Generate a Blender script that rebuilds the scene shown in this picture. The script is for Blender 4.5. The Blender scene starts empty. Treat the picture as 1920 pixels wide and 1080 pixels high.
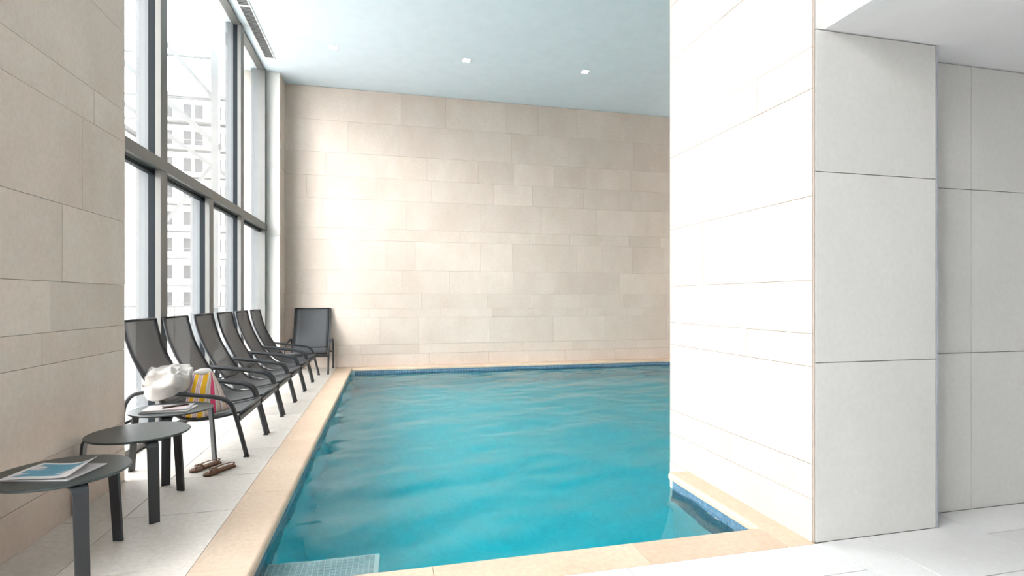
import bpy, math, random
import numpy as np
from mathutils import Vector, Matrix, noise as mnoise

SC = bpy.context.scene
COL = SC.collection
random.seed(7)
PI = math.pi

# ------------------------------------------------------------------ camera
cam_d = bpy.data.cameras.new('camera')
cam = bpy.data.objects.new('camera', cam_d)
COL.objects.link(cam)
cam.location = (0.0, 0.0, 1.25)
cam.rotation_euler = (PI / 2, 0.0, -math.radians(13.35))
cam_d.sensor_width = 36.0
cam_d.lens = 993.6 / 1920.0 * 36.0
cam_d.shift_y = 20.3 / 1920.0
cam_d.clip_start = 0.05
cam_d.clip_end = 500
SC.camera = cam

# ------------------------------------------------------------------ sky, sun, exposure
world = bpy.data.worlds.new('overcast_sky')
SC.world = world
world.use_nodes = True
bg = world.node_tree.nodes['Background']
bg.inputs['Color'].default_value = (0.99, 0.99, 1.0, 1)
bg.inputs['Strength'].default_value = 6.2

sun_d = bpy.data.lights.new('hazy_sun', 'SUN')
sun_d.energy = 1.35
sun_d.angle = math.radians(22)
sun_d.color = (1.0, 0.99, 0.98)
sun = bpy.data.objects.new('hazy_sun', sun_d)
COL.objects.link(sun)
sun.location = (-12, -10, 8)
sun.rotation_euler = Vector((0.74, 0.62, -0.30)).to_track_quat('-Z', 'Y').to_euler()

vs = SC.view_settings
vs.view_transform = 'Standard'
vs.look = 'None'
vs.gamma = 1.0
vs.use_curve_mapping = False
vs.exposure = 1.0


# ------------------------------------------------------------------ materials
def new_mat(name):
    m = bpy.data.materials.new(name)
    m.use_nodes = True
    nt = m.node_tree
    return m, nt, nt.nodes, nt.links, nt.nodes['Principled BSDF']


def plain(name, col, rough=0.5, metal=0.0, spec=0.5, bump=0.0, bscale=300.0):
    m, nt, N, L, b = new_mat(name)
    b.inputs['Base Color'].default_value = (*col, 1)
    b.inputs['Roughness'].default_value = rough
    b.inputs['Metallic'].default_value = metal
    b.inputs['Specular IOR Level'].default_value = spec
    # a faint procedural variation on every surface
    g = N.new('ShaderNodeNewGeometry')
    t = N.new('ShaderNodeTexNoise')
    t.inputs['Scale'].default_value = bscale if bump else 6.0
    L.new(g.outputs['Position'], t.inputs['Vector'])
    mx = N.new('ShaderNodeMixRGB')
    mx.blend_type = 'MULTIPLY'
    mx.inputs['Fac'].default_value = 0.10
    mx.inputs['Color1'].default_value = (*col, 1)
    L.new(t.outputs['Fac'], mx.inputs['Color2'])
    L.new(mx.outputs['Color'], b.inputs['Base Color'])
    if bump:
        bp = N.new('ShaderNodeBump')
        bp.inputs['Strength'].default_value = bump
        bp.inputs['Distance'].default_value = 0.002
        L.new(t.outputs['Fac'], bp.inputs['Height'])
        L.new(bp.outputs['Normal'], b.inputs['Normal'])
    return m


def stone(name, col_a, col_b, rough=0.55, vary=0.10, streak=1.0, spec=0.35, speck=1.0):
    """Honed limestone: cloudy beds, fine pits, each slab with its own tint."""
    m, nt, N, L, b = new_mat(name)
    g = N.new('ShaderNodeNewGeometry')
    oi = N.new('ShaderNodeObjectInfo')
    off = N.new('ShaderNodeVectorMath'); off.operation = 'SCALE'
    off.inputs[0].default_value = (37.0, 53.0, 71.0)
    L.new(oi.outputs['Random'], off.inputs['Scale'])
    add = N.new('ShaderNodeVectorMath'); add.operation = 'ADD'
    L.new(g.outputs['Position'], add.inputs[0]); L.new(off.outputs[0], add.inputs[1])
    n1 = N.new('ShaderNodeTexNoise'); n1.inputs['Scale'].default_value = 1.7
    n1.inputs['Detail'].default_value = 6.0; n1.inputs['Roughness'].default_value = 0.62
    mp = N.new('ShaderNodeMapping'); mp.inputs['Scale'].default_value = (1.0, 1.0, 0.6 * streak)
    L.new(add.outputs[0], mp.inputs['Vector']); L.new(mp.outputs[0], n1.inputs['Vector'])
    r1 = N.new('ShaderNodeValToRGB')
    r1.color_ramp.elements[0].position = 0.30; r1.color_ramp.elements[0].color = (*col_a, 1)
    r1.color_ramp.elements[1].position = 0.70; r1.color_ramp.elements[1].color = (*col_b, 1)
    L.new(n1.outputs['Fac'], r1.inputs['Fac'])
    # slab tint
    mr = N.new('ShaderNodeMapRange')
    mr.inputs['To Min'].default_value = 1.0 - vary; mr.inputs['To Max'].default_value = 1.0 + vary * 0.6
    L.new(oi.outputs['Random'], mr.inputs['Value'])
    mul = N.new('ShaderNodeVectorMath'); mul.operation = 'SCALE'
    L.new(r1.outputs['Color'], mul.inputs[0]); L.new(mr.outputs[0], mul.inputs['Scale'])
    # fossils and fine specks
    n2 = N.new('ShaderNodeTexNoise'); n2.inputs['Scale'].default_value = 38.0; n2.inputs['Detail'].default_value = 3.0
    L.new(add.outputs[0], n2.inputs['Vector'])
    r2 = N.new('ShaderNodeValToRGB')
    r2.color_ramp.elements[0].position = 0.30; r2.color_ramp.elements[0].color = (0.90, 0.89, 0.88, 1)
    r2.color_ramp.elements[1].position = 0.72; r2.color_ramp.elements[1].color = (1.05, 1.05, 1.04, 1)
    L.new(n2.outputs['Fac'], r2.inputs['Fac'])
    mm = N.new('ShaderNodeMixRGB'); mm.blend_type = 'MULTIPLY'; mm.inputs['Fac'].default_value = speck
    L.new(mul.outputs[0], mm.inputs['Color1']); L.new(r2.outputs['Color'], mm.inputs['Color2'])
    L.new(mm.outputs['Color'], b.inputs['Base Color'])
    b.inputs['Roughness'].default_value = rough
    b.inputs['Specular IOR Level'].default_value = spec
    bp = N.new('ShaderNodeBump'); bp.inputs['Strength'].default_value = 0.08; bp.inputs['Distance'].default_value = 0.003
    L.new(n2.outputs['Fac'], bp.inputs['Height']); L.new(bp.outputs['Normal'], b.inputs['Normal'])
    return m


M = {}
M['stone'] = stone('beige_limestone', (0.585, 0.487, 0.42), (0.665, 0.577, 0.512), vary=0.05, speck=0.6)
M['stone_pale'] = stone('pale_limestone', (0.65, 0.635, 0.61), (0.70, 0.685, 0.665), vary=0.02, speck=0.35)
M['tile'] = stone('deck_stoneware', (0.73, 0.675, 0.62), (0.81, 0.765, 0.71), rough=0.42, vary=0.05, spec=0.45)
M['tile_white'] = stone('white_floor_stoneware', (0.75, 0.74, 0.735), (0.81, 0.805, 0.80), rough=0.42, vary=0.03, spec=0.45, speck=0.3)
M['coping'] = stone('sand_coping_stone', (0.66, 0.495, 0.365), (0.74, 0.585, 0.455), rough=0.5, vary=0.06)
M['joint'] = plain('sand_joint', (0.47, 0.41, 0.355), 0.9)
M['joint_pale'] = plain('grey_floor_joint', (0.15, 0.14, 0.13), 0.9)
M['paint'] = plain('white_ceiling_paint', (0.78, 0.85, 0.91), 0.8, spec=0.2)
M['soffit'] = plain('white_soffit_paint', (0.85, 0.85, 0.855), 0.8, spec=0.2)
M['frame'] = plain('grey_aluminium_frame', (0.17, 0.166, 0.158), 0.45, metal=0.3)
M['frame_dark'] = plain('dark_gasket', (0.010, 0.014, 0.018), 0.6, spec=0.15)
M['fin'] = plain('pale_exterior_fin', (0.17, 0.18, 0.19), 0.7)
M['charcoal'] = plain('charcoal_powder_coat', (0.030, 0.033, 0.038), 0.38, spec=0.5, bump=0.15, bscale=900)
M['table'] = plain('charcoal_table_lacquer', (0.032, 0.044, 0.045), 0.36, spec=0.6, bump=0.06, bscale=900)
M['steel'] = plain('brushed_trim_steel', (0.55, 0.57, 0.62), 0.35, metal=0.8)
M['slat'] = plain('grey_grille_slat', (0.30, 0.30, 0.30), 0.6)
M['black'] = plain('black_void', (0.01, 0.01, 0.01), 0.9)
M['white'] = plain('white_enamel', (0.80, 0.80, 0.80), 0.5)
M['paper'] = plain('magazine_paper', (0.72, 0.70, 0.71), 0.5)
M['leather'] = plain('brown_leather', (0.16, 0.062, 0.022), 0.5, bump=0.3, bscale=220)
M['leather_dark'] = plain('dark_brown_leather', (0.075, 0.032, 0.016), 0.5)
M['case'] = plain('dark_brown_case', (0.06, 0.03, 0.022), 0.35)
M['canvas'] = plain('white_canvas', (0.56, 0.54, 0.515), 0.85, bump=0.4, bscale=700)
M['facade'] = plain('white_render_facade', (0.62, 0.62, 0.62), 0.9)
M['glazing'] = plain('far_window_glass', (0.06, 0.065, 0.07), 0.6, spec=0.2)
M['balcony'] = plain('pale_grey_balcony', (0.10, 0.104, 0.108), 0.8)
M['canopy'] = plain('pale_canopy_steel', (0.085, 0.09, 0.092), 0.7)
M['ground'] = plain('pale_terrace_paving', (0.42, 0.42, 0.41), 0.9)


def glass_mat():
    m = bpy.data.materials.new('window_glass'); m.use_nodes = True
    nt = m.node_tree; N = nt.nodes; L = nt.links
    N.remove(N['Principled BSDF'])
    out = N['Material Output']
    tr = N.new('ShaderNodeBsdfTransparent'); tr.inputs['Color'].default_value = (0.975, 0.985, 0.98, 1)
    gl = N.new('ShaderNodeBsdfGlossy'); gl.inputs['Roughness'].default_value = 0.02
    fr = N.new('ShaderNodeFresnel')
    # the same index on the way in and on the way out of the sheet
    g = N.new('ShaderNodeNewGeometry')
    mr = N.new('ShaderNodeMapRange')
    mr.inputs['To Min'].default_value = 1.35; mr.inputs['To Max'].default_value = 1 / 1.35
    L.new(g.outputs['Backfacing'], mr.inputs['Value']); L.new(mr.outputs[0], fr.inputs['IOR'])
    mx = N.new('ShaderNodeMixShader')
    L.new(fr.outputs[0], mx.inputs[0]); L.new(tr.outputs[0], mx.inputs[1]); L.new(gl.outputs[0], mx.inputs[2])
    L.new(mx.outputs[0], out.inputs['Surface'])
    return m


M['glass'] = glass_mat()


def sling_mat():
    """Woven mesh fabric: charcoal yarn with open holes between."""
    m, nt, N, L, b = new_mat('charcoal_mesh_sling')
    out = N['Material Output']
    uv = N.new('ShaderNodeNewGeometry')
    w1 = N.new('ShaderNodeTexNoise'); w1.inputs['Scale'].default_value = 500.0
    L.new(uv.outputs['Position'], w1.inputs['Vector'])
    cr = N.new('ShaderNodeValToRGB')
    cr.color_ramp.elements[0].color = (0.040, 0.042, 0.048, 1); cr.color_ramp.elements[1].color = (0.075, 0.078, 0.086, 1)
    L.new(w1.outputs['Fac'], cr.inputs['Fac']); L.new(cr.outputs['Color'], b.inputs['Base Color'])
    b.inputs['Roughness'].default_value = 0.42
    b.inputs['Specular IOR Level'].default_value = 0.55
    tr = N.new('ShaderNodeBsdfTransparent')
    mx = N.new('ShaderNodeMixShader'); mx.inputs[0].default_value = 0.16
    L.new(b.outputs[0], mx.inputs[1]); L.new(tr.outputs[0], mx.inputs[2]); L.new(mx.outputs[0], out.inputs['Surface'])
    return m


M['sling'] = sling_mat()


def mosaic_mat(name, ca, cb, grout):
    """Small glass mosaic; the grid runs on all three axes."""
    m, nt, N, L, b = new_mat(name)
    g = N.new('ShaderNodeNewGeometry')
    sc = N.new('ShaderNodeVectorMath'); sc.operation = 'SCALE'; sc.inputs['Scale'].default_value = 1 / 0.028
    L.new(g.outputs['Position'], sc.inputs[0])
    fl = N.new('ShaderNodeVectorMath'); fl.operation = 'FLOOR'; L.new(sc.outputs[0], fl.inputs[0])
    wn = N.new('ShaderNodeTexWhiteNoise'); L.new(fl.outputs[0], wn.inputs['Vector'])
    cr = N.new('ShaderNodeValToRGB')
    cr.color_ramp.elements[0].color = (*ca, 1); cr.color_ramp.elements[1].color = (*cb, 1)
    L.new(wn.outputs['Value'], cr.inputs['Fac'])
    L.new(cr.outputs['Color'], b.inputs['Base Color'])
    b.inputs['Roughness'].default_value = 0.25
    return m


M['mosaic'] = mosaic_mat('blue_glass_mosaic', (0.085, 0.175, 0.265), (0.14, 0.245, 0.35), (0.6, 0.66, 0.7))
M['mosaic_pale'] = mosaic_mat('pale_grey_mosaic', (0.50, 0.57, 0.61), (0.64, 0.69, 0.72), (0.8, 0.82, 0.84))
M['basin'] = mosaic_mat('pool_basin_mosaic', (0.72, 0.84, 0.88), (0.80, 0.90, 0.93), (0.7, 0.8, 0.8))
M['grout'] = plain('pale_mosaic_grout', (0.88, 0.90, 0.91), 0.8)


def water_mat():
    m = bpy.data.materials.new('pool_water'); m.use_nodes = True
    nt = m.node_tree; N = nt.nodes; L = nt.links
    N.remove(N['Principled BSDF'])
    out = N['Material Output']
    gl = N.new('ShaderNodeBsdfGlossy'); gl.inputs['Roughness'].default_value = 0.04
    rf = N.new('ShaderNodeBsdfRefraction'); rf.inputs['IOR'].default_value = 1.33; rf.inputs['Roughness'].default_value = 0.05
    fr = N.new('ShaderNodeFresnel'); fr.inputs['IOR'].default_value = 1.33
    g = N.new('ShaderNodeNewGeometry')
    n = N.new('ShaderNodeTexNoise'); n.inputs['Scale'].default_value = 9.0; n.inputs['Detail'].default_value = 2.0
    L.new(g.outputs['Position'], n.inputs['Vector'])
    bp = N.new('ShaderNodeBump'); bp.inputs['Strength'].default_value = 0.10; bp.inputs['Distance'].default_value = 0.01
    L.new(n.outputs['Fac'], bp.inputs['Height'])
    for s in (gl, rf, fr):
        L.new(bp.outputs['Normal'], s.inputs['Normal'])
    mx = N.new('ShaderNodeMixShader')
    L.new(fr.outputs[0], mx.inputs[0]); L.new(rf.outputs[0], mx.inputs[1]); L.new(gl.outputs[0], mx.inputs[2])
    L.new(mx.outputs[0], out.inputs['Surface'])
    va = N.new('ShaderNodeVolumeAbsorption')
    va.inputs['Color'].default_value = (0.0, 0.945, 0.975, 1)
    va.inputs['Density'].default_value = 1.35
    L.new(va.outputs[0], out.inputs['Volume'])
    return m


M['water'] = water_mat()


# ------------------------------------------------------------------ mesh helpers
class MB:
    def __init__(self):
        self.v = []; self.f = []

    def box(self, x0, x1, y0, y1, z0, z1):
        n = len(self.v)
        self.v += [(x0, y0, z0), (x1, y0, z0), (x1, y1, z0), (x0, y1, z0), (x0, y0, z1), (x1, y0, z1), (x1, y1, z1), (x0, y1, z1)]
        self.f += [tuple(n + i for i in q) for q in ((0, 3, 2, 1), (4, 5, 6, 7), (0, 1, 5, 4), (1, 2, 6, 5), (2, 3, 7, 6), (3, 0, 4, 7))]
        return self

    def bar(self, a, b, w, h, up=(0, 0, 1)):
        """Rectangular bar from a to b, w across and h along `up`."""
        a = Vector(a); b = Vector(b); d = (b - a).normalized(); up = Vector(up)
        s = d.cross(up)
        if s.length < 1e-5:
            s = d.cross(Vector((1, 0, 0)))
        s.normalize(); u = s.cross(d).normalized()
        n = len(self.v)
        for p in (a, b):
            for i, j in ((-1, -1), (1, -1), (1, 1), (-1, 1)):
                self.v.append(tuple(p + s * (w / 2 * i) + u * (h / 2 * j)))
        self.f += [tuple(n + i for i in q) for q in ((0, 3, 2, 1), (4, 5, 6, 7), (0, 1, 5, 4), (1, 2, 6, 5), (2, 3, 7, 6), (3, 0, 4, 7))]
        return self

    def tube(self, pts, r, seg=10, cap=True, ry=None):
        pts = [Vector(p) for p in pts]
        n0 = len(self.v)
        ry = ry or r
        ref = None
        for i, p in enumerate(pts):
            d = (pts[min(i + 1, len(pts) - 1)] - pts[max(i - 1, 0)]).normalized()
            if ref is None:
                ref = Vector((0, 1, 0)) if abs(d.y) < 0.9 else Vector((0, 0, 1))
            s = d.cross(ref).normalized(); u = s.cross(d).normalized()
            for k in range(seg):
                a = 2 * PI * k / seg
                self.v.append(tuple(p + s * (r * math.cos(a)) + u * (ry * math.sin(a))))
        for i in range(len(pts) - 1):
            for k in range(seg):
                a = n0 + i * seg + k; b = n0 + i * seg + (k + 1) % seg
                self.f.append((a, b, b + seg, a + seg))
        if cap:
            self.f.append(tuple(n0 + k for k in reversed(range(seg))))
            e = n0 + (len(pts) - 1) * seg
            self.f.append(tuple(e + k for k in range(seg)))
        return self

    def prism(self, poly, z0, z1):
        n = len(self.v); k = len(poly)
        self.v += [(x, y, z0) for x, y in poly] + [(x, y, z1) for x, y in poly]
        self.f.append(tuple(n + i for i in reversed(range(k))))
        self.f.append(tuple(n + k + i for i in range(k)))
        for i in range(k):
            j = (i + 1) % k
            self.f.append((n + i, n + j, n + k + j, n + k + i))
        return self

    def lathe(self, prof, seg=48, c=(0, 0)):
        n = len(self.v); m = len(prof)
        for k in range(seg):
            a = 2 * PI * k / seg
            for r, z in prof:
                self.v.append((c[0] + r * math.cos(a), c[1] + r * math.sin(a), z))
        for k in range(seg):
            k2 = (k + 1) % seg
            for i in range(m - 1):
                self.f.append((n + k * m + i, n + k2 * m + i, n + k2 * m + i + 1, n + k * m + i + 1))
        self.f.append(tuple(n + k * m for k in reversed(range(seg))))
        self.f.append(tuple(n + k * m + m - 1 for k in range(seg)))
        return self

    def grid(self, fn, nu, nv):
        n = len(self.v)
        for i in range(nu + 1):
            for j in range(nv + 1):
                self.v.append(tuple(fn(i / nu, j / nv)))
        for i in range(nu):
            for j in range(nv):
                a = n + i * (nv + 1) + j
                self.f.append((a, a + nv + 1, a + nv + 2, a + 1))
        return self

    def mesh(self, name, mat=None, smooth=False):
        me = bpy.data.meshes.new(name)
        me.from_pydata(self.v, [], self.f)
        me.validate(); me.update()
        if mat:
            me.materials.append(M[mat] if isinstance(mat, str) else mat)
        if smooth:
            me.polygons.foreach_set('use_smooth', [True] * len(me.polygons))
        return me

    def build(self, name, mat, parent=None, smooth=False, bevel=0.0, seg=2, auto=None):
        o = bpy.data.objects.new(name, self.mesh(name, mat, smooth))
        COL.objects.link(o)
        if parent is not None:
            o.parent = parent
        if bevel:
            bv = o.modifiers.new('bevel', 'BEVEL'); bv.width = bevel; bv.segments = seg
            bv.limit_method = 'ANGLE'; bv.angle_limit = math.radians(40)
        return o


def tag(o, label=None, cat=None, group=None, kind=None):
    if label: o['label'] = label
    if cat: o['category'] = cat
    if group: o['group'] = group
    if kind: o['kind'] = kind
    return o


def empty(name, loc=(0, 0, 0), rz=0.0):
    o = bpy.data.objects.new(name, None)
    COL.objects.link(o)
    o.location = loc; o.rotation_euler = (0, 0, rz)
    o.empty_display_size = 0.1
    return o


def copy_tree(o, parent=None):
    c = o.copy(); COL.objects.link(c); c.parent = parent
    for ch in list(o.children):
        copy_tree(ch, c)
    return c


def spline(pts, n):
    """Catmull-Rom through 2D/3D points, n samples a span."""
    P = [Vector(p) for p in pts]
    out = []
    for i in range(len(P) - 1):
        p0 = P[i - 1] if i else P[0] * 2 - P[1]
        p1, p2 = P[i], P[i + 1]
        p3 = P[i + 2] if i + 2 < len(P) else P[-1] * 2 - P[-2]
        for k in range(n):
            t = k / n
            out.append(0.5 * ((2 * p1) + (p2 - p0) * t + (2 * p0 - 5 * p1 + 4 * p2 - p3) * t * t + (3 * p1 - p0 - 3 * p2 + p3) * t ** 3))
    out.append(P[-1])
    return out


UNIT = {}


def slab(name, mat, parent, x0, x1, y0, y1, z0, z1):
    """One stone, tile or panel: a shared eased-edge block, scaled to size."""
    if mat not in UNIT:
        UNIT[mat] = MB().box(-.5, .5, -.5, .5, -.5, .5).mesh(name, mat)
    o = bpy.data.objects.new(name, UNIT[mat])
    COL.objects.link(o)
    o.parent = parent
    o.location = ((x0 + x1) / 2, (y0 + y1) / 2, (z0 + z1) / 2)
    o.scale = (abs(x1 - x0), abs(y1 - y0), abs(z1 - z0))
    return o


# ------------------------------------------------------------------ dimensions of the place
LW = -1.76         # inner face of the left wall
WX = -1.98          # inner face of the window frames
BY = 10.15          # back wall
CH = 5.10           # ceiling height
PX0, PY0 = -0.60, 2.51      # pool inner edges
PX1, PXR = 1.975, 5.95
CO = 0.28           # coping width
WY0, WY1 = 4.185, 9.69       # window opening
KX, KY, KX1 = 2.126, 2.281, 2.933   # big pier beside the pool
KYB = 3.69
KYC = 3.45          # far end of the coping along the pier
SOFZ = 2.635
XR = 6.25
YR = -6.0
WATER = -0.10
COURSE = [0.0, 0.22, 0.40, 0.90, 1.07, 1.345, 1.78, 2.33, 2.545, 3.08, 3.49, 3.92, 4.50, 5.10]
GAP = 0.0025
JG = 0.0030          # half a floor joint

# ------------------------------------------------------------------ floor and deck
floor = MB().prism([(-2.6, YR), (XR, YR), (XR, 2.5), (PX0 - 0.01, 2.5), (PX0 - 0.01, BY + .1), (-2.6, BY + .1)], -0.25, -0.010).build('floor', 'joint_pale')
tag(floor, 'pale stoneware floor around the pool', kind='structure')
ys = [2.76 - 0.68 * k for k in range(1, 5)][::-1] + [2.76 + 0.68 * k for k in range(0, 11)]
ys = [y for y in ys if y < BY] + [BY]
for i in range(len(ys) - 1):
    for x0, x1 in ((-1.965, -1.454), (-1.454, PX0 - CO)):
        y0, y1 = ys[i], ys[i + 1]
        if y0 < 1.9:
            continue
        slab('floor_tile', 'tile', floor, x0 + JG, x1 - JG, y0 + JG, y1 - JG, -0.02, 0.0)
xs = [-1.98, -1.454, -0.95, -0.27, 0.41, 1.09, 1.769, 2.165, 2.436, 3.116, 3.796, 4.476, 5.156, 5.836, XR]
for i in range(len(xs) - 1):
    y1 = 2.275 if xs[i] < 2.1 else (KY if xs[i] < 2.9 else 2.435)
    if xs[i] < -0.9:
        y1 = 2.08
    first = [0.275, 0.60, 0.45][i % 3] if i != 6 else 0.275
    b = y1; h = first
    while b > -2.2:
        slab('floor_tile', 'tile_white', floor, xs[i] + JG, xs[i + 1] - JG, b - h + JG, b - JG, -0.02, 0.0)
        b -= h; h = 0.68
slab('floor_tile', 'tile_white', floor, KX1 + JG, 3.116 - JG, KY - JG, 2.435, -0.02, 0.0)
MB().box(-1.98, XR, YR, -2.2, -0.02, -0.001).build('floor_field', 'tile_white', floor)

# ------------------------------------------------------------------ pool coping
coping = empty('pool_coping')
tag(coping, 'sand coloured stone coping around the pool', kind='structure')


def coping_stone(x0, x1, y0, y1, inner):
    """A coping slab with the pool-side edge rounded over."""
    t = 0.048; r = 0.020
    prof = [(0, -t), (0, 0.0), (1, 0.0)]
    m = MB()
    along_y = inner in ('+x', '-x')
    w = (x1 - x0) if along_y else (y1 - y0)
    arc = [(w - r + r * math.sin(a), -r + r * math.cos(a)) for a in [PI / 2 * k / 6 for k in range(7)]]
    arc2 = [(w - r * .5 + r * .5 * math.cos(a), -t + r * .5 - r * .5 * math.sin(a)) for a in [PI / 2 * k / 3 for k in range(4)]]
    prof = [(0, -t), (0, 0.0)] + arc + arc2
    a, b = (y0, y1) if along_y else (x0, x1)
    def put(s, u, z):
        if inner == '+x': return (x0 + u, s, z)
        if inner == '-x': return (x1 - u, s, z)
        if inner == '+y': return (s, y0 + u, z)
        return (s, y1 - u, z)
    k = len(prof)
    m.v = [put(a, u, z) for u, z in prof] + [put(b, u, z) for u, z in prof]
    m.f = [tuple(range(k)), tuple(range(2 * k - 1, k - 1, -1))] + [(i, i + k, (i + 1) % k + k, (i + 1) % k) for i in range(k)]
    return m.build('coping_stone', 'coping', coping)


g = GAP / 2
yy = [2.275, 3.71, 5.01, 6.28, 7.55, 8.82, BY]
for i in range(len(yy) - 1):
    coping_stone(PX0 - CO, PX0, yy[i] + g, yy[i + 1] - g, '+x')
xx = [PX0, 0.21, 1.22, PX1 + 0.0]
for i in range(3):
    coping_stone(xx[i] + g, xx[i + 1] - g, 2.275, PY0, '+y')
slab('coping_stone', 'coping', coping, PX1 + g, KX + .005, KY - .006, PY0, -0.048, 0.0)
coping_stone(PX1, KX + .01, PY0 + g, KYC, '-x')
xx = [PX0, 0.55, 1.80, 3.05, 4.30, 5.55, XR]
for i in range(len(xx) - 1):
    coping_stone(xx[i] + g, xx[i + 1] - g, BY - CO - .0, BY, '-y')

# ------------------------------------------------------------------ pool basin
D = -1.45
YB = BY - CO + 0.01
bas = MB()
x0, x1, x2, y0, y1, y2 = PX0 - .012, PX1 + .012, PXR, PY0 - .012, KYC - .004, YB
out = [(x0, y0), (x1, y0), (x1, y1), (KX + .01, y1), (KX + .01, KYB - .01), (x2, KYB - .01), (x2, y2), (x0, y2)]
n = len(out)
bas.v = [(x, y, -0.04) for x, y in out] + [(x, y, D) for x, y in out]
bas.f = [(i, i + n, (i + 1) % n + n, (i + 1) % n) for i in range(n)] + [tuple(n + i for i in range(n))]
basin = bas.build('pool_basin', 'basin')
tag(basin, 'mosaic lined swimming pool basin under the water', kind='structure')


def mosaic(name, mat, origin, u, v, nu, nv, parent, t=0.026, gap=0.0025, th=0.003):
    """Little proud mosaic pieces on one face, joined: too small to pick apart."""
    o = Vector(origin); u = Vector(u); v = Vector(v); w = u.cross(v)
    m = MB()
    for i in range(nu):
        for j in range(nv):
            p = o + u * (i * (t + gap)) + v * (j * (t + gap))
            q = [p, p + u * t, p + u * t + v * t, p + v * t]
            b = len(m.v)
            m.v += [tuple(a) for a in q] + [tuple(a + w * th) for a in q]
            m.f += [(b + 4, b + 5, b + 6, b + 7)] + [(b + a, b + (a + 1) % 4, b + 4 + (a + 1) % 4, b + 4 + a) for a in range(4)]
    ob = m.build(name, mat, parent)
    ob['kind'] = 'stuff'
    return ob


p = 0.0285
mosaic('waterline_mosaic', 'mosaic', (PX1 + .010, PY0 - .01, -0.048), (0, 1, 0), (0, 0, -1), int(.93 / p), 12, basin)
mosaic('waterline_mosaic', 'mosaic', (PXR, YB - .001, -0.048), (-1, 0, 0), (0, 0, -1), int(6.5 / p), 9, basin)
mosaic('waterline_mosaic', 'mosaic', (PX0 - .010, YB, -0.048), (0, -1, 0), (0, 0, -1), int(7.3 / p), 9, basin)
for nm, q in (('mosaic_bed', (PX1 + .0101, PX1 + .0112, PY0 - .01, KYC - .006, -0.048 - 12 * p, -0.04)),):
    MB().box(*q).build(nm, 'grout', basin)
# the seat-like step in the near left corner
ST = -0.23
step = MB().box(PX0 - .01, -0.035, PY0 - .01, 3.03, D, ST).build('pool_step', 'grout', basin)
mosaic('step_mosaic', 'mosaic_pale', (PX0 + .0, PY0, ST), (1, 0, 0), (0, 1, 0), int((-0.035 - PX0) / p), int(.52 / p), step, t=.0245, gap=.004)
mosaic('step_mosaic', 'mosaic_pale', (-0.035, PY0, ST - .03), (0, 1, 0), (0, 0, -1), int(.52 / p), 10, step, th=-0.003)

# ------------------------------------------------------------------ water body
def build_water():
    h = 0.03
    nx = int(round((PXR - PX0 + .02) / h)); ny = int(round((YB - PY0 + .02) / h))
    X = np.linspace(PX0 - .03, PXR + .02, nx + 1); Y = np.linspace(PY0 - .03, YB + .02, ny + 1)
    gx, gy = np.meshgrid(X, Y, indexing='ij')
    rng = np.random.RandomState(4)
    z = np.zeros_like(gx)
    for k in range(46):
        lam = 0.12 * (1.3 / 0.12) ** rng.rand()
        th = rng.normal(PI / 2 + 0.25, 0.75)
        kx, ky = 2 * PI / lam * math.cos(th), 2 * PI / lam * math.sin(th)
        z += 0.0040 * lam ** 1.05 * np.sin(kx * gx + ky * gy + rng.rand() * 6.28)
    z *= 0.46
    # ripples die away towards the sheltered near corner
    top = np.stack([gx, gy, WATER + z], -1).reshape(-1, 3)
    bot = top.copy(); bot[:, 2] = D - 0.02
    idx = np.arange((nx + 1) * (ny + 1)).reshape(nx + 1, ny + 1)
    cx = (X[:-1] + X[1:]) / 2; cy = (Y[:-1] + Y[1:]) / 2
    mask = ~((cx[:, None] > PX1 + .03) & (cy[None, :] < KYC - .03)) & ~((cx[:, None] > KX + .03) & (cy[None, :] < KYB - .03))
    nt = len(top); V = np.vstack([top, bot]); F = []
    I, J = np.nonzero(mask)
    a = idx[I, J]; b = idx[I + 1, J]; c = idx[I + 1, J + 1]; d = idx[I, J + 1]
    F += np.stack([a, b, c, d], 1).tolist()
    F += (np.stack([a, d, c, b], 1) + nt).tolist()
    mp = np.pad(mask, 1)
    for i, j in zip(I, J):
        if not mp[i, j + 1]: F.append([idx[i, j], idx[i, j + 1], idx[i, j + 1] + nt, idx[i, j] + nt])
        if not mp[i + 2, j + 1]: F.append([idx[i + 1, j + 1], idx[i + 1, j], idx[i + 1, j] + nt, idx[i + 1, j + 1] + nt])
        if not mp[i + 1, j]: F.append([idx[i + 1, j], idx[i, j], idx[i, j] + nt, idx[i + 1, j] + nt])
        if not mp[i + 1, j + 2]: F.append([idx[i, j + 1], idx[i + 1, j + 1], idx[i + 1, j + 1] + nt, idx[i, j + 1] + nt])
    used = np.zeros(len(V), bool)
    for f in F:
        used[list(f)] = True
    remap = np.cumsum(used) - 1
    me = bpy.data.meshes.new('pool_water')
    me.from_pydata(V[used].tolist(), [], [[int(remap[q]) for q in f] for f in F])
    me.update()
    me.materials.append(M['water'])
    me.polygons.foreach_set('use_smooth', [abs(pp.normal.z) > 0.5 for pp in me.polygons])
    o = bpy.data.objects.new('pool_water', me)
    COL.objects.link(o)
    return o


water = build_water()
tag(water, 'clear turquoise rippled water filling the indoor pool', 'water', kind='stuff')

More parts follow.
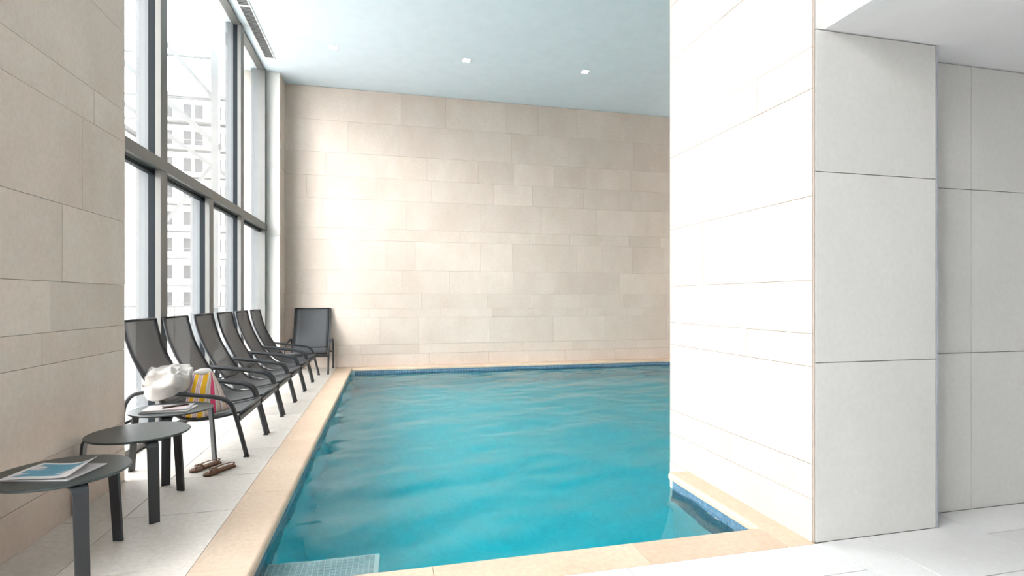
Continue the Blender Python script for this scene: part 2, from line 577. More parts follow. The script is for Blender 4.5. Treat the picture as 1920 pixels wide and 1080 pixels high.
# ------------------------------------------------------------------ stone clad walls
def clad(parent, axis, face, a0, a1, z0, z1, mat, rnd, lo=0.7, hi=1.35, th=0.02, out=1, courses=COURSE):
    """Ashlar cladding in courses on a vertical face. axis 'x': face at x, runs along y."""
    for k in range(len(courses) - 1):
        c0, c1 = max(courses[k], z0), min(courses[k + 1], z1)
        if c1 - c0 < 0.02:
            continue
        a = a0
        L = rnd.uniform(lo * .35, hi)
        while a < a1 - 0.01:
            e = min(a + L, a1)
            if a1 - e < 0.25:
                e = a1
            pr = th + rnd.uniform(-0.0012, 0.0012)
            f0, f1 = (face - out * pr, face) if out > 0 else (face, face + pr)
            q = (a + GAP / 2, e - GAP / 2)
            zz = (c0 + GAP / 2, c1 - GAP / 2)
            if axis == 'x':
                slab('stone_panel', mat, parent, face - out * 0.022, face + out * (pr - th), q[0], q[1], *zz)
            else:
                slab('stone_panel', mat, parent, q[0], q[1], face - out * 0.022, face + out * (pr - th), *zz)
            a = e; L = rnd.uniform(lo, hi)


rnd = random.Random(3)
wl = MB().box(-2.45, LW - .016, 2.20, WY0 - .016, -.2, CH + .02).build('wall_left', 'joint')
tag(wl, 'beige limestone wall beside the window', kind='structure')
clad(wl, 'x', LW, 2.20, WY0, 0.0, CH, 'stone', rnd, lo=.95, hi=1.9)
clad(wl, 'y', WY0, -2.45, LW - .023, 0.0, CH, 'stone', rnd, lo=1.2, hi=1.9)
clad(wl, 'y', 2.20, -2.45, LW - .023, 0.0, CH, 'stone', rnd, lo=1.2, hi=1.9, out=-1)

wc = MB().box(-2.45, LW - .016, WY1 + .016, BY + .2, -.2, CH + .02).build('wall_corner', 'joint')
tag(wc, 'narrow pale stone pier between window and back wall', kind='structure')
clad(wc, 'y', WY1, -2.1, LW - .001, 0.0, CH, 'stone_pale', rnd, lo=1.2, hi=1.9, out=-1, courses=[0, 1.07, 2.33, 3.49, CH])
clad(wc, 'x', LW, WY1 + .023, BY - .001, 0.0, CH, 'stone', rnd, lo=1.2, hi=1.9)

wb = MB().box(-2.45, XR + .2, BY + .016, BY + .3, -1.6, CH + .02).build('wall_back', 'joint')
tag(wb, 'beige limestone end wall behind the pool', kind='structure')
clad(wb, 'y', BY, LW - .02, XR, 0.0, CH - .004, 'stone', rnd, lo=.55, hi=1.45, out=-1)

wr = MB().box(XR + .016, XR + .3, YR, BY + .3, -1.6, CH + .02).build('wall_right', 'joint')
tag(wr, 'limestone wall at the right end of the pool', kind='structure')
clad(wr, 'x', XR, KYB, BY, 0.0, CH, 'stone', rnd, lo=.9, hi=1.6, out=-1)
MB().box(XR + .0, XR + .02, YR, 2.5, 0, SOFZ).build('plaster_face', 'soffit', wr)

we = MB().box(-2.6, XR + .3, YR - .25, YR, -.2, CH + .02).build('wall_rear', 'soffit')
tag(we, 'plain pale wall behind the viewer', kind='structure')

# the big pier and the wall set back beside it
wp = MB().box(KX + .016, XR, KY + .022, KYB - .016, -.2, CH + .02)
wp = MB()
wp.prism([(KX + .016, KY + .022), (KX1 - .005, KY + .022), (KX1 - .005, 2.435 + .018), (XR, 2.435 + .018), (XR, KYB - .016), (KX + .016, KYB - .016)], -.2, CH + .02)
wp = wp.build('wall_pier', 'joint')
tag(wp, 'white stone clad pier standing at the pool corner', kind='structure')
# pool side: coursed limestone
clad(wp, 'x', KX, KY + .010, KYB, 0.0, CH, 'stone', rnd, lo=.95, hi=1.9, out=-1)
clad(wp, 'y', KYB, KX + .023, XR, 0.0, CH, 'stone', rnd, lo=.9, hi=1.6, out=1)
slab('stone_panel', 'stone', wp, KX, KX + .02, KYC, KYB, -.30, -.002)
# front: three tall pale slabs between slim metal edges
for z0, z1 in ((0.0, 0.9215), (0.9215, 1.9035), (1.9035, SOFZ - .004)):
    slab('stone_panel', 'stone_pale', wp, KX + .016, KX1 - .014, KY, KY + .024, z0 + .002, z1 - .002)
slab('stone_panel', 'stone_pale', wp, KX + .016, KX1, KY, KY + .024, SOFZ, CH)
MB().box(KX1 - .012, KX1 - .002, KY - .003, 2.44, 0, SOFZ - .004).build('edge_trim', 'steel', wp)
MB().box(KX + .009, KX + .0145, KY + .004, KY + .03, 0, CH).build('edge_trim', 'joint', wp)
for x0, x1 in ((KX1 + .002, 3.384), (3.384, 4.34), (4.34, 5.30), (5.30, XR)):
    for z0, z1 in ((0.0, 0.93), (0.93, 1.898), (1.898, SOFZ - .004)):
        slab('stone_panel', 'stone_pale', wp, x0 + .002, x1 - .002, 2.435, 2.459, z0 + .002, z1 - .002)

# ------------------------------------------------------------------ ceilings
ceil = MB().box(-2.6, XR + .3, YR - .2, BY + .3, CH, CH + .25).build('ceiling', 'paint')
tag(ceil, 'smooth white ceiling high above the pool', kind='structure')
sof = MB().box(2.19, XR, YR, 2.445, SOFZ, CH - .002).build('ceiling_soffit', 'soffit')
tag(sof, 'low white soffit beside the pier', kind='structure')


# ------------------------------------------------------------------ glazing
def window(name, y0, y1, full, low, label):
    """Storey-high glazing: posts, a deep transom, panes and outside fins."""
    w = empty(name, (WX, y0, 0))
    tag(w, label, kind='structure')
    def part(nm, mat, bx, bevel=0.0):
        b = MB().box(bx[0] - WX, bx[1] - WX, bx[2] - y0, bx[3] - y0, bx[4], bx[5])
        return b.build(nm, mat, w, bevel=bevel)
    TZ0, TZ1 = 2.41, 2.512
    G = WX - 0.075
    part('head_frame', 'frame', (WX - .10, WX, y0, y1, CH - .035, CH))
    part('sill_frame', 'frame', (WX - .10, WX, y0, y1, 0.0, .06))
    part('transom', 'frame', (WX - .10, WX + .02, y0, y1, TZ0, TZ1), bevel=.004)
    part('transom_gasket', 'frame_dark', (WX - .09, WX - .05, y0, y1, TZ0 - .022, TZ0 - .010))
    part('transom_gasket', 'frame_dark', (WX - .09, WX - .045, y0, y1, TZ0 - .045, TZ0 - .034))
    part('transom_cap', 'fin', (WX - .20, WX - .10, y0, y1, TZ0 + .02, TZ1 - .02))
    part('jamb', 'frame', (WX - .10, WX, y0, y0 + .10, 0, CH))
    part('jamb', 'frame', (WX - .10, WX + .01, y1 - .13, y1, 0, CH))
    MW = 0.145
    for yc in full:
        part('mullion', 'frame', (WX - .035, WX + .012, yc - MW / 2, yc + MW / 2, 0, CH), bevel=.003)
        part('mullion_gasket', 'frame_dark', (WX - .09, WX - .035, yc - MW / 2, yc + MW / 2, 0, CH))
        part('fin', 'fin', (WX - .19, WX - .09, yc - MW / 2 + .01, yc + MW / 2, 0, CH + .2))
    for yc in low:
        part('mullion', 'frame', (WX - .035, WX + .012, yc - MW / 2, yc + MW / 2, 0, TZ0), bevel=.003)
        part('mullion_gasket', 'frame_dark', (WX - .09, WX - .035, yc - MW / 2, yc + MW / 2, 0, TZ0))
        part('fin', 'fin', (WX - .19, WX - .09, yc - MW / 2 + .01, yc + MW / 2, 0, TZ0))
    part('fin', 'fin', (WX - .21, WX - .10, y1 - .10, y1, 0, CH + .2))
    e = [y0] + sorted(full) + [y1]
    for i in range(len(e) - 1):
        part('pane', 'glass', (G - .006, G, e[i], e[i + 1], TZ0 + .05, CH - .02))
    e = [y0] + sorted(full + low) + [y1]
    for i in range(len(e) - 1):
        part('pane', 'glass', (G - .006, G, e[i], e[i + 1], .03, TZ0 + .04))
    return w


window('window_1', WY0 - .1, WY1, [5.432, 8.130], [6.775], 'storey-high grey framed glazing behind the loungers')
window('window_2', -1.2, 2.2, [.85], [-.2], 'storey-high grey framed glazing behind the viewer')
w0 = MB().box(-2.45, LW, YR, -1.2, -.2, CH + .02).build('wall_left_end', 'soffit')
tag(w0, 'plain pale wall end behind the viewer', kind='structure')

# ------------------------------------------------------------------ ceiling air grille
gr = empty('ceiling_grille', (-1.81, 7.0, CH))
tag(gr, 'long white slotted air grille in the ceiling above the window', 'grille')
GW = 0.062
for nm, q in (('backing', (-GW, GW, -2.6, 2.13, -.0015, 0)),):
    MB().box(*q).build(nm, 'black', gr)
for s in (-1, 1):
    MB().box(*(sorted((s * GW, s * (GW + .018)))), -2.62, 2.15, -.008, 0).build('frame_strip', 'white', gr)
for y in (-2.61, -1.0, .57, 2.14):
    MB().box(-GW, GW, y - .022, y + .022, -.008, 0).build('frame_bar', 'white', gr)
sl = MB()
y = -2.58
while y < 2.11:
    sl.bar((-GW, y, -.004), (GW, y, -.004), .012, .006)
    y += .036
o = sl.build('slats', 'slat', gr); o['kind'] = 'stuff'

# ------------------------------------------------------------------ recessed ceiling lights
def emit(name, col, s):
    m = bpy.data.materials.new(name); m.use_nodes = True
    b = m.node_tree.nodes['Principled BSDF']
    b.inputs['Base Color'].default_value = (*col, 1)
    b.inputs['Emission Color'].default_value = (*col, 1)
    b.inputs['Emission Strength'].default_value = s
    return m


M['lamp'] = emit('lamp_diffuser', (1, 0.98, 0.94), 6.0)
for (x, y), lab in (((-0.78, 8.52), 'small square recessed ceiling light nearest the window'),
                    ((1.26, 8.49), 'small square recessed ceiling light, middle one of three'),
                    ((3.28, 8.45), 'small square recessed ceiling light nearest the white pier')):
    t = empty('recessed_light', (x, y, CH))
    tag(t, lab, 'ceiling light', 'recessed lights in the pool ceiling')
    m = MB()
    for s in (-1, 1):
        m.box(*sorted((s * .055, s * .066)), -.066, .066, -.006, 0)
    f = MB().prism([(-.066, -.066), (.066, -.066), (.066, .066), (-.066, .066)], -.004, 0).build('frame', 'white', t)
    MB().box(-.052, .052, -.052, .052, -.007, -.004).build('diffuser', 'lamp', t)

# ------------------------------------------------------------------ sling lounge chairs
PROF = [(-.455, 1.08), (-.440, 1.0), (-.412, .89), (-.370, .775), (-.315, .66), (-.245, .535), (-.180, .44), (-.110, .36), (-.03, .312), (.06, .298), (.17, .308), (.28, .328), (.385, .350)]


def arm_path(y):
    pts = [(-.440, 0), (-.436, .20), (-.428, .38), (-.412, .455), (-.370, .515), (-.30, .538), (-.20, .532), (0, .508), (.15, .488), (.235, .472), (.288, .448), (.322, .408), (.344, .345), (.375, .235), (.432, 0)]
    return [Vector((p.x, y, p.y)) for p in spline(pts, 5)]


def make_chair():
    t = empty('lounge_chair')
    pr = spline(PROF, 4)
    W = .292
    m = MB()
    k = len(pr)
    def top(i, s):
        p = pr[i]
        sag = .010 * (1 - (2 * s - 1) ** 2)
        j0, j1 = pr[max(i - 1, 0)], pr[min(i + 1, k - 1)]
        d = (j1 - j0).normalized(); nrm = Vector((-d.y, d.x))   # towards the sitter
        if nrm.x < 0 and nrm.y < 0: nrm = -nrm
        return p, nrm, sag
    nv = 8
    for side in (0, 1):
        for i in range(k):
            for j in range(nv + 1):
                p, nrm, sag = top(i, j / nv)
                off = (-sag + (.0015 if side == 0 else -.0015))
                q = p + nrm * off
                m.v.append((q.x, -W + 2 * W * j / nv, q.y))
    A = k * (nv + 1)
    for i in range(k - 1):
        for j in range(nv):
            a = i * (nv + 1) + j; b = a + nv + 1
            m.f.append((a, b, b + 1, a + 1)); m.f.append((A + a, A + a + 1, A + b + 1, A + b))
    for i in range(k - 1):
        a = i * (nv + 1); b = a + nv + 1
        m.f.append((a, A + a, A + b, b)); m.f.append((a + nv, b + nv, A + b + nv, A + a + nv))
    for j in range(nv):
        m.f.append((j, j + 1, A + j + 1, A + j)); e = (k - 1) * (nv + 1) + j
        m.f.append((e, A + e, A + e + 1, e + 1))
    m.build('sling', 'sling', t, smooth=True)
    for s in (-1, 1):
        MB().tube([(p.x, s * .300, p.y) for p in pr], .012, 8, ry=.012).build('side_rail', 'charcoal', t, smooth=True)
        af = MB().tube(arm_path(s * .348), .0175, 10, ry=.0165).build('arm_frame', 'charcoal', t, smooth=True)
        for x in (-.436, .429):
            MB().box(x - .02, x + .02, s * .348 - .019, s * .348 + .019, 0, .010).build('foot_cap', 'charcoal', af, bevel=.003)
        MB().tube([(-.232, s * .30, .513), (-.235, s * .345, .530)], .010, 8).build('bracket', 'charcoal', t, smooth=True)
    MB().tube([(-.456, -.30, 1.078), (-.456, .30, 1.078)], .010, 8).build('top_bar', 'charcoal', t, smooth=True)
    MB().box(.352, .384, -.345, .345, .283, .325).build('front_bar', 'charcoal', t, bevel=.006)
    MB().tube([(.385, -.312, .348), (.385, .312, .348)], .011, 8).build('seat_edge_bar', 'charcoal', t, smooth=True)
    MB().tube([(-.16, -.30, .405), (-.16, .30, .405)], .011, 8).build('cross_bar', 'charcoal', t, smooth=True)
    MB().tube([(-.434, -.348, .30), (-.434, .348, .30)], .012, 8).build('rear_bar', 'charcoal', t, smooth=True)
    return t


CH_LABEL = ['charcoal mesh lounge chair with the striped bag on its seat, nearest of the row',
            'charcoal mesh lounge chair right behind the one holding the bag, second of the window row',
            'charcoal mesh lounge chair, third of the window row counted from the bag',
            'charcoal mesh lounge chair, fourth of the window row counted from the bag',
            'charcoal mesh lounge chair, fifth of the window row, last but one',
            'charcoal mesh lounge chair at the far end of the window row, beside the pale pier']
chair = make_chair()
chairs = []
for k, yn in enumerate((4.56, 5.325, 6.119, 6.900, 7.690, 8.480)):
    c = chair if k == 0 else copy_tree(chair)
    c.location = (-1.505, yn + .355, 0)
    c.rotation_euler = (0, 0, 0)
    tag(c, CH_LABEL[k], 'chair', 'sling lounge chairs by the pool')
    chairs.append(c)
c = copy_tree(chair)
c.location = (-1.285, 9.665, 0)
c.rotation_euler = (0, 0, -PI / 2)
tag(c, 'charcoal mesh lounge chair standing alone against the back wall, facing the viewer', 'chair', 'sling lounge chairs by the pool')


# ------------------------------------------------------------------ round side tables
def make_table():
    t = empty('side_table')
    H = .46; R = .264
    prof = [(R - .004, H - .012), (R, H - .008), (R, H - .004), (R - .003, H - .001), (R - .006, H)]
    MB().lathe(prof, 72).build('table_top', 'table', t, smooth=False)
    path = spline([(.06, .440), (.224, .440), (.254, .434), (.270, .416), (.275, .39), (.290, .2), (.304, 0.0)], 5)
    for k in range(3):
        m = MB(); w0 = .033
        n = len(path)
        for i, p in enumerate(path):
            d = (path[min(i + 1, n - 1)] - path[max(i - 1, 0)]).normalized(); q = Vector((d.y, -d.x)) * .007
            w = w0 - .008 * i / n
            for s1, s2 in ((-1, -1), (1, -1), (1, 1), (-1, 1)):
                m.v.append((p.x + q.x * s2 * -1, s1 * w, p.y + q.y * s2 * -1 if 0 < i < n - 1 else p.y + (q.y * s2 * -1 if i == 0 else 0)))
        for i in range(n - 1):
            for a in range(4):
                b = (a + 1) % 4
                m.f.append((4 * i + a, 4 * i + b, 4 * i + 4 + b, 4 * i + 4 + a))
        m.f.append((3, 2, 1, 0)); e = 4 * (n - 1); m.f.append((e, e + 1, e + 2, e + 3))
        l = m.build('leg', 'charcoal', t, bevel=.003)
        l.rotation_euler = (0, 0, 2 * PI * k / 3)
    return t


tb = make_table()
for k, (x, y, rot, lab) in enumerate(((-1.452, 2.850, 70, 'round charcoal side table nearest the viewer, holding one blue-covered magazine'),
                                      (-1.432, 3.585, 65, 'round charcoal side table with an empty top, middle of three'),
                                      (-1.505, 4.285, 43, 'round charcoal side table holding a magazine stack, beside the chair with the bag'))):
    c = tb if k == 0 else copy_tree(tb)
    c.location = (x, y, 0)
    c.rotation_euler = (0, 0, math.radians(rot))
    tag(c, lab, 'table', 'round low tables by the wall')


# ------------------------------------------------------------------ magazines
def print_mat(name, base, pic, figure, sc, off, box):
    """Magazine cover: paper with a printed picture block."""
    m, nt, N, L, b = new_mat(name)
    tc = N.new('ShaderNodeTexCoord')
    sp = N.new('ShaderNodeSeparateXYZ'); L.new(tc.outputs['Object'], sp.inputs[0])
    def rng(sock, lo, hi):
        a = N.new('ShaderNodeMath'); a.operation = 'GREATER_THAN'; a.inputs[1].default_value = lo; L.new(sock, a.inputs[0])
        c = N.new('ShaderNodeMath'); c.operation = 'LESS_THAN'; c.inputs[1].default_value = hi; L.new(sock, c.inputs[0])
        d = N.new('ShaderNodeMath'); d.operation = 'MULTIPLY'; L.new(a.outputs[0], d.inputs[0]); L.new(c.outputs[0], d.inputs[1])
        return d.outputs[0]
    mk = N.new('ShaderNodeMath'); mk.operation = 'MULTIPLY'
    L.new(rng(sp.outputs['X'], box[0], box[1]), mk.inputs[0]); L.new(rng(sp.outputs['Y'], box[2], box[3]), mk.inputs[1])
    nz = N.new('ShaderNodeTexNoise'); nz.inputs['Scale'].default_value = sc; nz.inputs['Detail'].default_value = 2
    mp = N.new('ShaderNodeMapping'); mp.inputs['Location'].default_value = off; mp.inputs['Scale'].default_value = (1, 2.2, 1)
    L.new(tc.outputs['Object'], mp.inputs[0]); L.new(mp.outputs[0], nz.inputs['Vector'])
    fr = N.new('ShaderNodeValToRGB')
    fr.color_ramp.elements[0].position = .535; fr.color_ramp.elements[0].color = (*pic, 1)
    fr.color_ramp.elements[1].position = .575; fr.color_ramp.elements[1].color = (*figure, 1)
    L.new(nz.outputs['Fac'], fr.inputs['Fac'])
    mx = N.new('ShaderNodeMixRGB'); mx.inputs['Color1'].default_value = (*base, 1)
    L.new(mk.outputs[0], mx.inputs['Fac']); L.new(fr.outputs['Color'], mx.inputs['Color2'])
    L.new(mx.outputs['Color'], b.inputs['Base Color'])
    b.inputs['Roughness'].default_value = .3
    return m


M['cover_blue'] = print_mat('magazine_cover_print', (.80, .78, .79), (.035, .30, .46), (.72, .66, .68), 7.0, (3.1, 1.7, 0), (-.125, .085, -.082, .098))
M['cover_grey'] = print_mat('magazine_cover_grey', (.42, .40, .42), (.62, .50, .50), (.50, .47, .50), 9.0, (.4, 2.2, 0), (-.13, .12, -.09, .09))
M['page_pink'] = plain('pink_page_print', (.70, .34, .38), .5)


def magazine(loc, rz, w, l, th, cover, label, curl=0.0, group='magazines on the side tables'):
    t = empty('magazine', loc, rz)
    tag(t, label, 'magazine', group)
    def surf(u, v, h):
        x = -w / 2 + w * u; y = -l / 2 + l * v
        return x, y, h
    m = MB()
    m.box(-w / 2, w / 2, -l / 2, l / 2, 0.0, th)
    m.build('pages', 'paper', t, bevel=.0015)
    def cv(u, v):
        x, y, z = surf(u, v, th + .0008)
        c = max(0, (u - .45) / .55) ** 2 * (0.25 + .75 * v) * curl
        wave = .004 * math.sin(3 * u + 2.2 * v) ** 2 if curl else 0
        return x - c * .25, y, z + c + wave
    cvm = MB().grid(cv, 14, 14)
    k = len(cvm.v); nf = list(cvm.f)
    cvm.v += [(x, y, z - .0006) for x, y, z in cvm.v]
    cvm.f += [tuple(k + i for i in reversed(f)) for f in nf]
    cvm.build('cover', cover, t, smooth=True)
    return t


TZ = .4605
magazine((-1.462, 2.818, TZ), math.radians(-12), .297, .235, .007, 'cover_blue', 'white magazine with a blue swimming photo cover, curling on the nearest table', curl=.050)
magazine((-1.500, 4.228, TZ), math.radians(-2), .297, .225, .008, 'cover_grey', 'lowest magazine of the stack on the table by the bag')
magazine((-1.512, 4.245, TZ + .0096), math.radians(7), .285, .215, .006, 'cover_grey', 'grey and pink magazine on top of the stack by the bag', curl=.0)
t = empty('glasses_case', (-1.476, 4.262, TZ + .0168), math.radians(38))
tag(t, 'slim dark brown case lying on the stacked magazines', 'case')
MB().box(-.085, .085, -.020, .020, 0, .010).build('body', 'case', t, bevel=.004)
MB().box(-.0855, .0855, -.0205, .0205, .0045, .0055).build('seam', 'leather_dark', t)


# ------------------------------------------------------------------ sandals
def sandal(loc, rz, flip, label):
    t = empty('sandal', loc, rz)
    tag(t, label, 'sandal', 'pair of leather sandals on the deck')
    def outline(s=1.0):
        right = [(-.130, 0), (-.122, .026), (-.095, .036), (-.05, .034), (0, .031), (.045, .038), (.085, .045), (.115, .038), (.130, .014)]
        left = [(.131, -.004), (.118, -.028), (.085, -.040), (.045, -.036), (0, -.029), (-.05, -.031), (-.095, -.034), (-.122, -.024)]
        p = spline(right + left + [right[0]], 3)[:-1]
        return [(q.x * s, q.y * s * flip) for q in p]
    o1 = outline(1.0); o2 = outline(.96)
    if flip < 0:
        o1.reverse(); o2.reverse()
    MB().prism(o1, 0, .010).build('sole', 'leather_dark', t, bevel=.002)
    MB().prism(o2, .010, .015).build('footbed', 'leather', t, bevel=.002)
    def strap(pts, w, name):
        P = spline(pts, 6); m = MB()
        n = len(P)
        for i, q in enumerate(P):
            d = (P[min(i + 1, n - 1)] - P[max(i - 1, 0)]).normalized()
            s = d.cross(Vector((0, 0, 1)))
            s = s.normalized() * w / 2 if s.length > 1e-4 else Vector((w / 2, 0, 0))
            u = s.cross(d).normalized() * .0015
            for e1, e2 in ((-1, -1), (1, -1), (1, 1), (-1, 1)):
                m.v.append(tuple(q + s * e1 + u * e2))
        for i in range(n - 1):
            for a in range(4):
                b = (a + 1) % 4
                m.f.append((4 * i + a, 4 * i + b, 4 * i + 4 + b, 4 * i + 4 + a))
        m.f.append((0, 1, 2, 3)); m.f.append(tuple(4 * (n - 1) + a for a in (3, 2, 1, 0)))
        return m.build(name, 'leather', t, smooth=True)
    strap([(.045, .037 * flip, .013), (.052, .034 * flip, .030), (.060, .002 * flip, .043), (.055, -.032 * flip, .030), (.050, -.036 * flip, .013)], .024, 'instep_strap')
    strap([(.098, .004 * flip, .014), (.085, .003 * flip, .032), (.062, .002 * flip, .043)], .014, 'toe_strap')
    strap([(.045, .036 * flip, .020), (.0, .036 * flip, .027), (-.075, .034 * flip, .028), (-.122, 0, .030), (-.075, -.034 * flip, .028), (.0, -.034 * flip, .027), (.045, -.034 * flip, .020)], .013, 'heel_strap')
    return t


sandal((-1.302, 4.344, 0), math.atan2(-.224, -.129), 1, 'brown leather sandal farther from the pool, beside its pair')
sandal((-1.171, 4.226, 0), math.atan2(-.236, -.138), -1, 'brown leather sandal nearer the pool, overlapping its pair')


# ------------------------------------------------------------------ beach bag on the first chair
def stripes_mat(name, cols, axis, scale):
    m, nt, N, L, b = new_mat(name)
    tc = N.new('ShaderNodeUVMap')
    sp = N.new('ShaderNodeSeparateXYZ'); L.new(tc.outputs['UV'], sp.inputs[0])
    cr = N.new('ShaderNodeValToRGB'); cr.color_ramp.interpolation = 'CONSTANT'
    e = cr.color_ramp.elements
    e[0].position = 0; e[0].color = (*cols[0][1], 1)
    e[1].position = cols[1][0]; e[1].color = (*cols[1][1], 1)
    for p_, c_ in cols[2:]:
        q = e.new(p_); q.color = (*c_, 1)
    L.new(sp.outputs[axis], cr.inputs['Fac'])
    L.new(cr.outputs['Color'], b.inputs['Base Color'])
    b.inputs['Roughness'].default_value = .85
    return m


YEL = (.78, .44, .015); WHT = (.76, .72, .68); LIL = (.50, .33, .44); PNK = (.80, .08, .20); BEI = (.70, .55, .44)
M['stripe_front'] = stripes_mat('yellow_striped_canvas', [(0, WHT), (.05, LIL), (.14, WHT), (.18, YEL), (.40, WHT), (.44, LIL), (.50, BEI), (.55, LIL), (.61, WHT), (.66, YEL), (.92, WHT)], 'X', 1)
M['stripe_side'] = stripes_mat('pink_striped_canvas', [(0, BEI), (.10, WHT), (.18, PNK), (.42, WHT), (.50, BEI), (.60, LIL), (.66, WHT), (.74, BEI), (.88, LIL), (.93, BEI)], 'X', 1)


def uv_grid(fn, nu, nv, name, mat, parent, thick=.004):
    m = MB().grid(fn, nu, nv)
    me = m.mesh(name, mat, True)
    uvl = me.uv_layers.new(name='UVMap')
    for li, l in enumerate(me.loops):
        i, j = divmod(l.vertex_index, nv + 1)
        uvl.data[li].uv = (i / nu, j / nv)
    o = bpy.data.objects.new(name, me); COL.objects.link(o); o.parent = parent
    sd = o.modifiers.new('thickness', 'SOLIDIFY'); sd.thickness = thick; sd.offset = -1
    return o


def build_bag():
    t = empty('beach_bag', (-1.50, 4.80, .31))
    tag(t, 'slumped white canvas beach bag with yellow and pink striped end', 'bag')
    def nz(p, s, a):
        return mnoise.noise_vector(Vector(p) * s) * a
    # crumpled white canvas lying over the arm of the chair
    def body(u, v):
        a = 2 * PI * u; b = PI * (v - .5)
        sx = abs(math.cos(b)) ** .5
        x = -.178 + .165 * math.copysign(abs(math.cos(a)) ** .6, math.cos(a)) * sx
        y = -.085 + .185 * math.copysign(abs(math.sin(a)) ** .7, math.sin(a)) * sx
        up = math.copysign(abs(math.sin(b)) ** .6, math.sin(b))
        z = .248 + (.088 + .06 * (x + .15)) * max(up, 0) + .055 * min(up, 0)
        if y < -.20:
            z -= (-.20 - y) * .9               # hangs over the arm towards the table
        q = Vector((x, y, z))
        # long canvas folds with sharp ridges
        for k, (dx, dy, dz, s_, a_) in enumerate(((.9, .5, .6, 6, .046), (-.5, 1, .9, 10, .034), (.3, -.8, 1, 18, .018))):
            w = mnoise.noise(Vector((q.x * dx * s_ + 3 * k, q.y * dy * s_, q.z * dz * s_ * 1.6)))
            q.z += a_ * (1 - 2.2 * abs(w)) * (1 if up > -.3 else .3)
            q.y -= a_ * .8 * w
        return q
    m = MB().grid(body, 84, 42)
    bo = m.build('canvas_body', 'canvas', t, smooth=True)
    def flap(u, v):
        q = Vector((-.27 + .17 * u + .02 * v, -.19 + .10 * v, .365 + .030 * u - .030 * (1 - v) + .02 * math.sin(PI * u)))
        return q + nz(q, 10, .010)
    uv_grid(flap, 14, 10, 'folded_flap', 'canvas', t)
    # striped end standing on the seat, its top folded to a ridge
    TL = Vector((-.005, -.100, .345)); TR = Vector((.128, -.115, .350))
    BL = Vector((-.055, -.165, .000)); BR = Vector((.105, -.185, .012))
    BK = Vector((.235, .030, .030)); TK = Vector((.135, -.06, .352))
    def bil(a, b, c, d, u, v):
        return a.lerp(b, u).lerp(d.lerp(c, u), v)
    def front(u, v):
        q = bil(BL, BR, TR, TL, u, v)
        return q + Vector((0, -.028 * math.sin(PI * u) * math.sin(PI * v) ** .7, 0)) + nz(q, 9, .006)
    uv_grid(front, 24, 24, 'striped_panel', 'stripe_front', t)
    def side(u, v):
        q = bil(BR, BK, TK, TR, u, v)
        return q + Vector((.018, -.01, 0)) * math.sin(PI * v) * math.sin(PI * u) + nz(q, 9, .008)
    uv_grid(side, 24, 24, 'striped_gusset', 'stripe_side', t)
    BB = Vector((-.02, .11, .02)); TB = Vector((0, -.02, .348))
    def back(u, v):
        q = bil(BK, BB, TB, TK, u, v)
        return q + nz(q, 9, .006)
    uv_grid(back, 12, 12, 'back_panel', 'canvas', t)
    def inner(u, v):
        q = bil(BB, BL, TL, TB, u, v)
        return q + nz(q, 9, .004)
    uv_grid(inner, 12, 12, 'inner_panel', 'canvas', t)
    def puff(u, v):
        a = 2 * PI * u; b = PI * (v - .5)
        q = Vector((.062 + .072 * math.cos(a) * math.cos(b), -.070 + .055 * math.sin(a) * math.cos(b), .348 + .030 * math.sin(b)))
        return q + nz(q, 16, .014)
    MB().grid(puff, 28, 16).build('lining', 'canvas', t, smooth=True)
    return t


build_bag()

# ------------------------------------------------------------------ outside the window
gnd = MB().box(-90, WX - .10, -40, 110, -.45, -.12).build('ground', 'ground')
tag(gnd, 'pale paving outside the window', kind='structure')


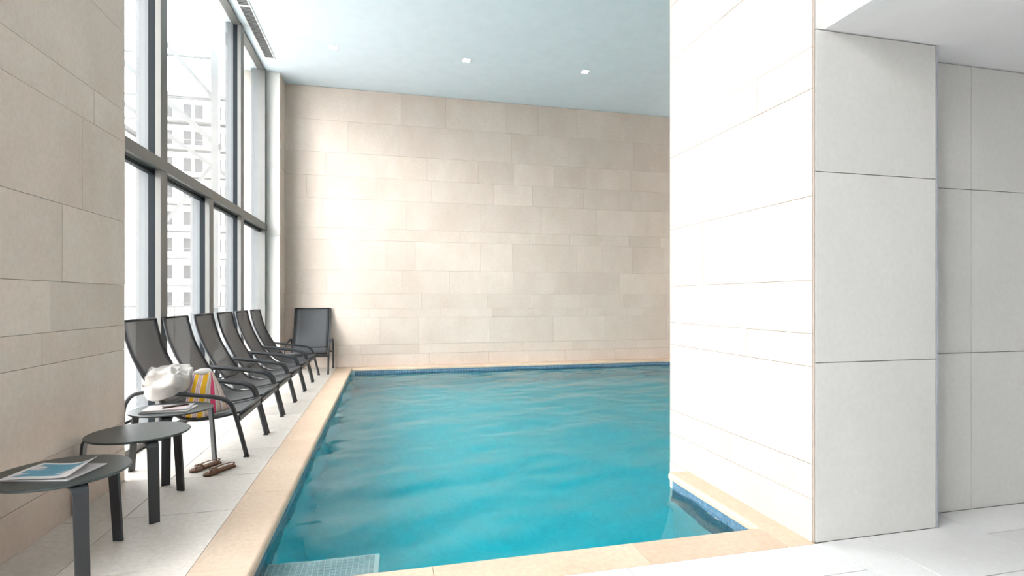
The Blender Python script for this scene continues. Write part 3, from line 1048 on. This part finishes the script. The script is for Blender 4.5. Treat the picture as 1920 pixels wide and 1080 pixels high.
def building(name, loc, rz, w, h, floors, bays, label):
    t = empty(name, loc, rz)
    tag(t, label, 'building')
    MB().box(0, w, 0, 12, 0, h).build('wall', 'facade', t)
    MB().box(-.4, w + .4, -.5, 12.4, h, h + .4).build('roof_slab', 'balcony', t)
    fh = h / floors; bw = w / bays
    win = MB().box(-.5, .5, -.03, .03, -.5, .5).mesh('window', 'glazing')
    bal = MB().box(-.5, .5, -.5, .5, -.5, .5).mesh('balcony', 'balcony')
    for f in range(floors):
        for b in range(bays):
            for q in (.28, .66):
                o = bpy.data.objects.new('window', win); COL.objects.link(o); o.parent = t
                o.location = ((b + q) * bw, -.03, (f + .52) * fh); o.scale = (bw * .26, 1, fh * .50)
        o = bpy.data.objects.new('balcony', bal); COL.objects.link(o); o.parent = t
        o.location = (w / 2, -.55, f * fh + .05); o.scale = (w, 1.1, .16)
        if f % 2 == 0:
            o = bpy.data.objects.new('balcony_rail', bal); COL.objects.link(o); o.parent = t
            o.location = (w * .5, -1.08, f * fh + 1.0); o.scale = (w, .05, .07)
    return t


building('apartment_building', (-24.0, 62, -.2), 0, 11.5, 22.5, 8, 4, 'pale apartment block with rows of windows seen through the glazing')
building('apartment_building', (-37.5, 58, -.2), 0, 11.0, 19.0, 6, 3, 'lower pale apartment block at the left, behind the nearest window pane')

cn = empty('glass_canopy', (0, 0, 0))
tag(cn, 'pale steel and glass canopy outside the upper window panes', 'canopy')
Yc = 16.0
for x in (-4.55,):
    MB().box(x - .09, x + .09, Yc - .09, Yc + .09, -.12, 12.0).build('post', 'canopy', cn)
MB().bar((-6.6, Yc, 9.1), (-4.55, Yc, 6.7), .07, .10).build('brace', 'canopy', cn)
MB().bar((-6.8, Yc, 7.55), (-4.4, Yc, 5.35), .07, .14).build('rafter', 'canopy', cn)
MB().bar((-7.4, Yc + 1.5, 6.9), (-4.6, Yc + 1.5, 4.9), .07, .12).build('rafter', 'canopy', cn)
MB().bar((-9.4, Yc + 1.5, 9.4), (-7.4, Yc + 1.5, 6.9), .07, .14).build('rafter', 'canopy', cn)
for z in (7.9, 6.75, 6.1):
    MB().bar((-6.9, Yc + .2, z), (-4.5, Yc + .2, z), .05, .05).build('tie', 'canopy', cn)
MB().bar((-6.1, Yc + .4, 3.1), (-4.6, Yc + .4, 5.2), .05, .09).build('brace', 'canopy', cn)

rl = empty('terrace_railing', (-5.0, 14.0, -.12))
tag(rl, 'thin metal railing on the terrace outside', 'railing')
MB().bar((-4.5, 0, 1.19), (2.6, 0, 1.19), .04, .04).build('top_rail', 'canopy', rl)
for k in range(10):
    x = -4.3 + k * .74
    MB().box(x - .015, x + .015, -.015, .015, 0, 1.18).build('post', 'canopy', rl)
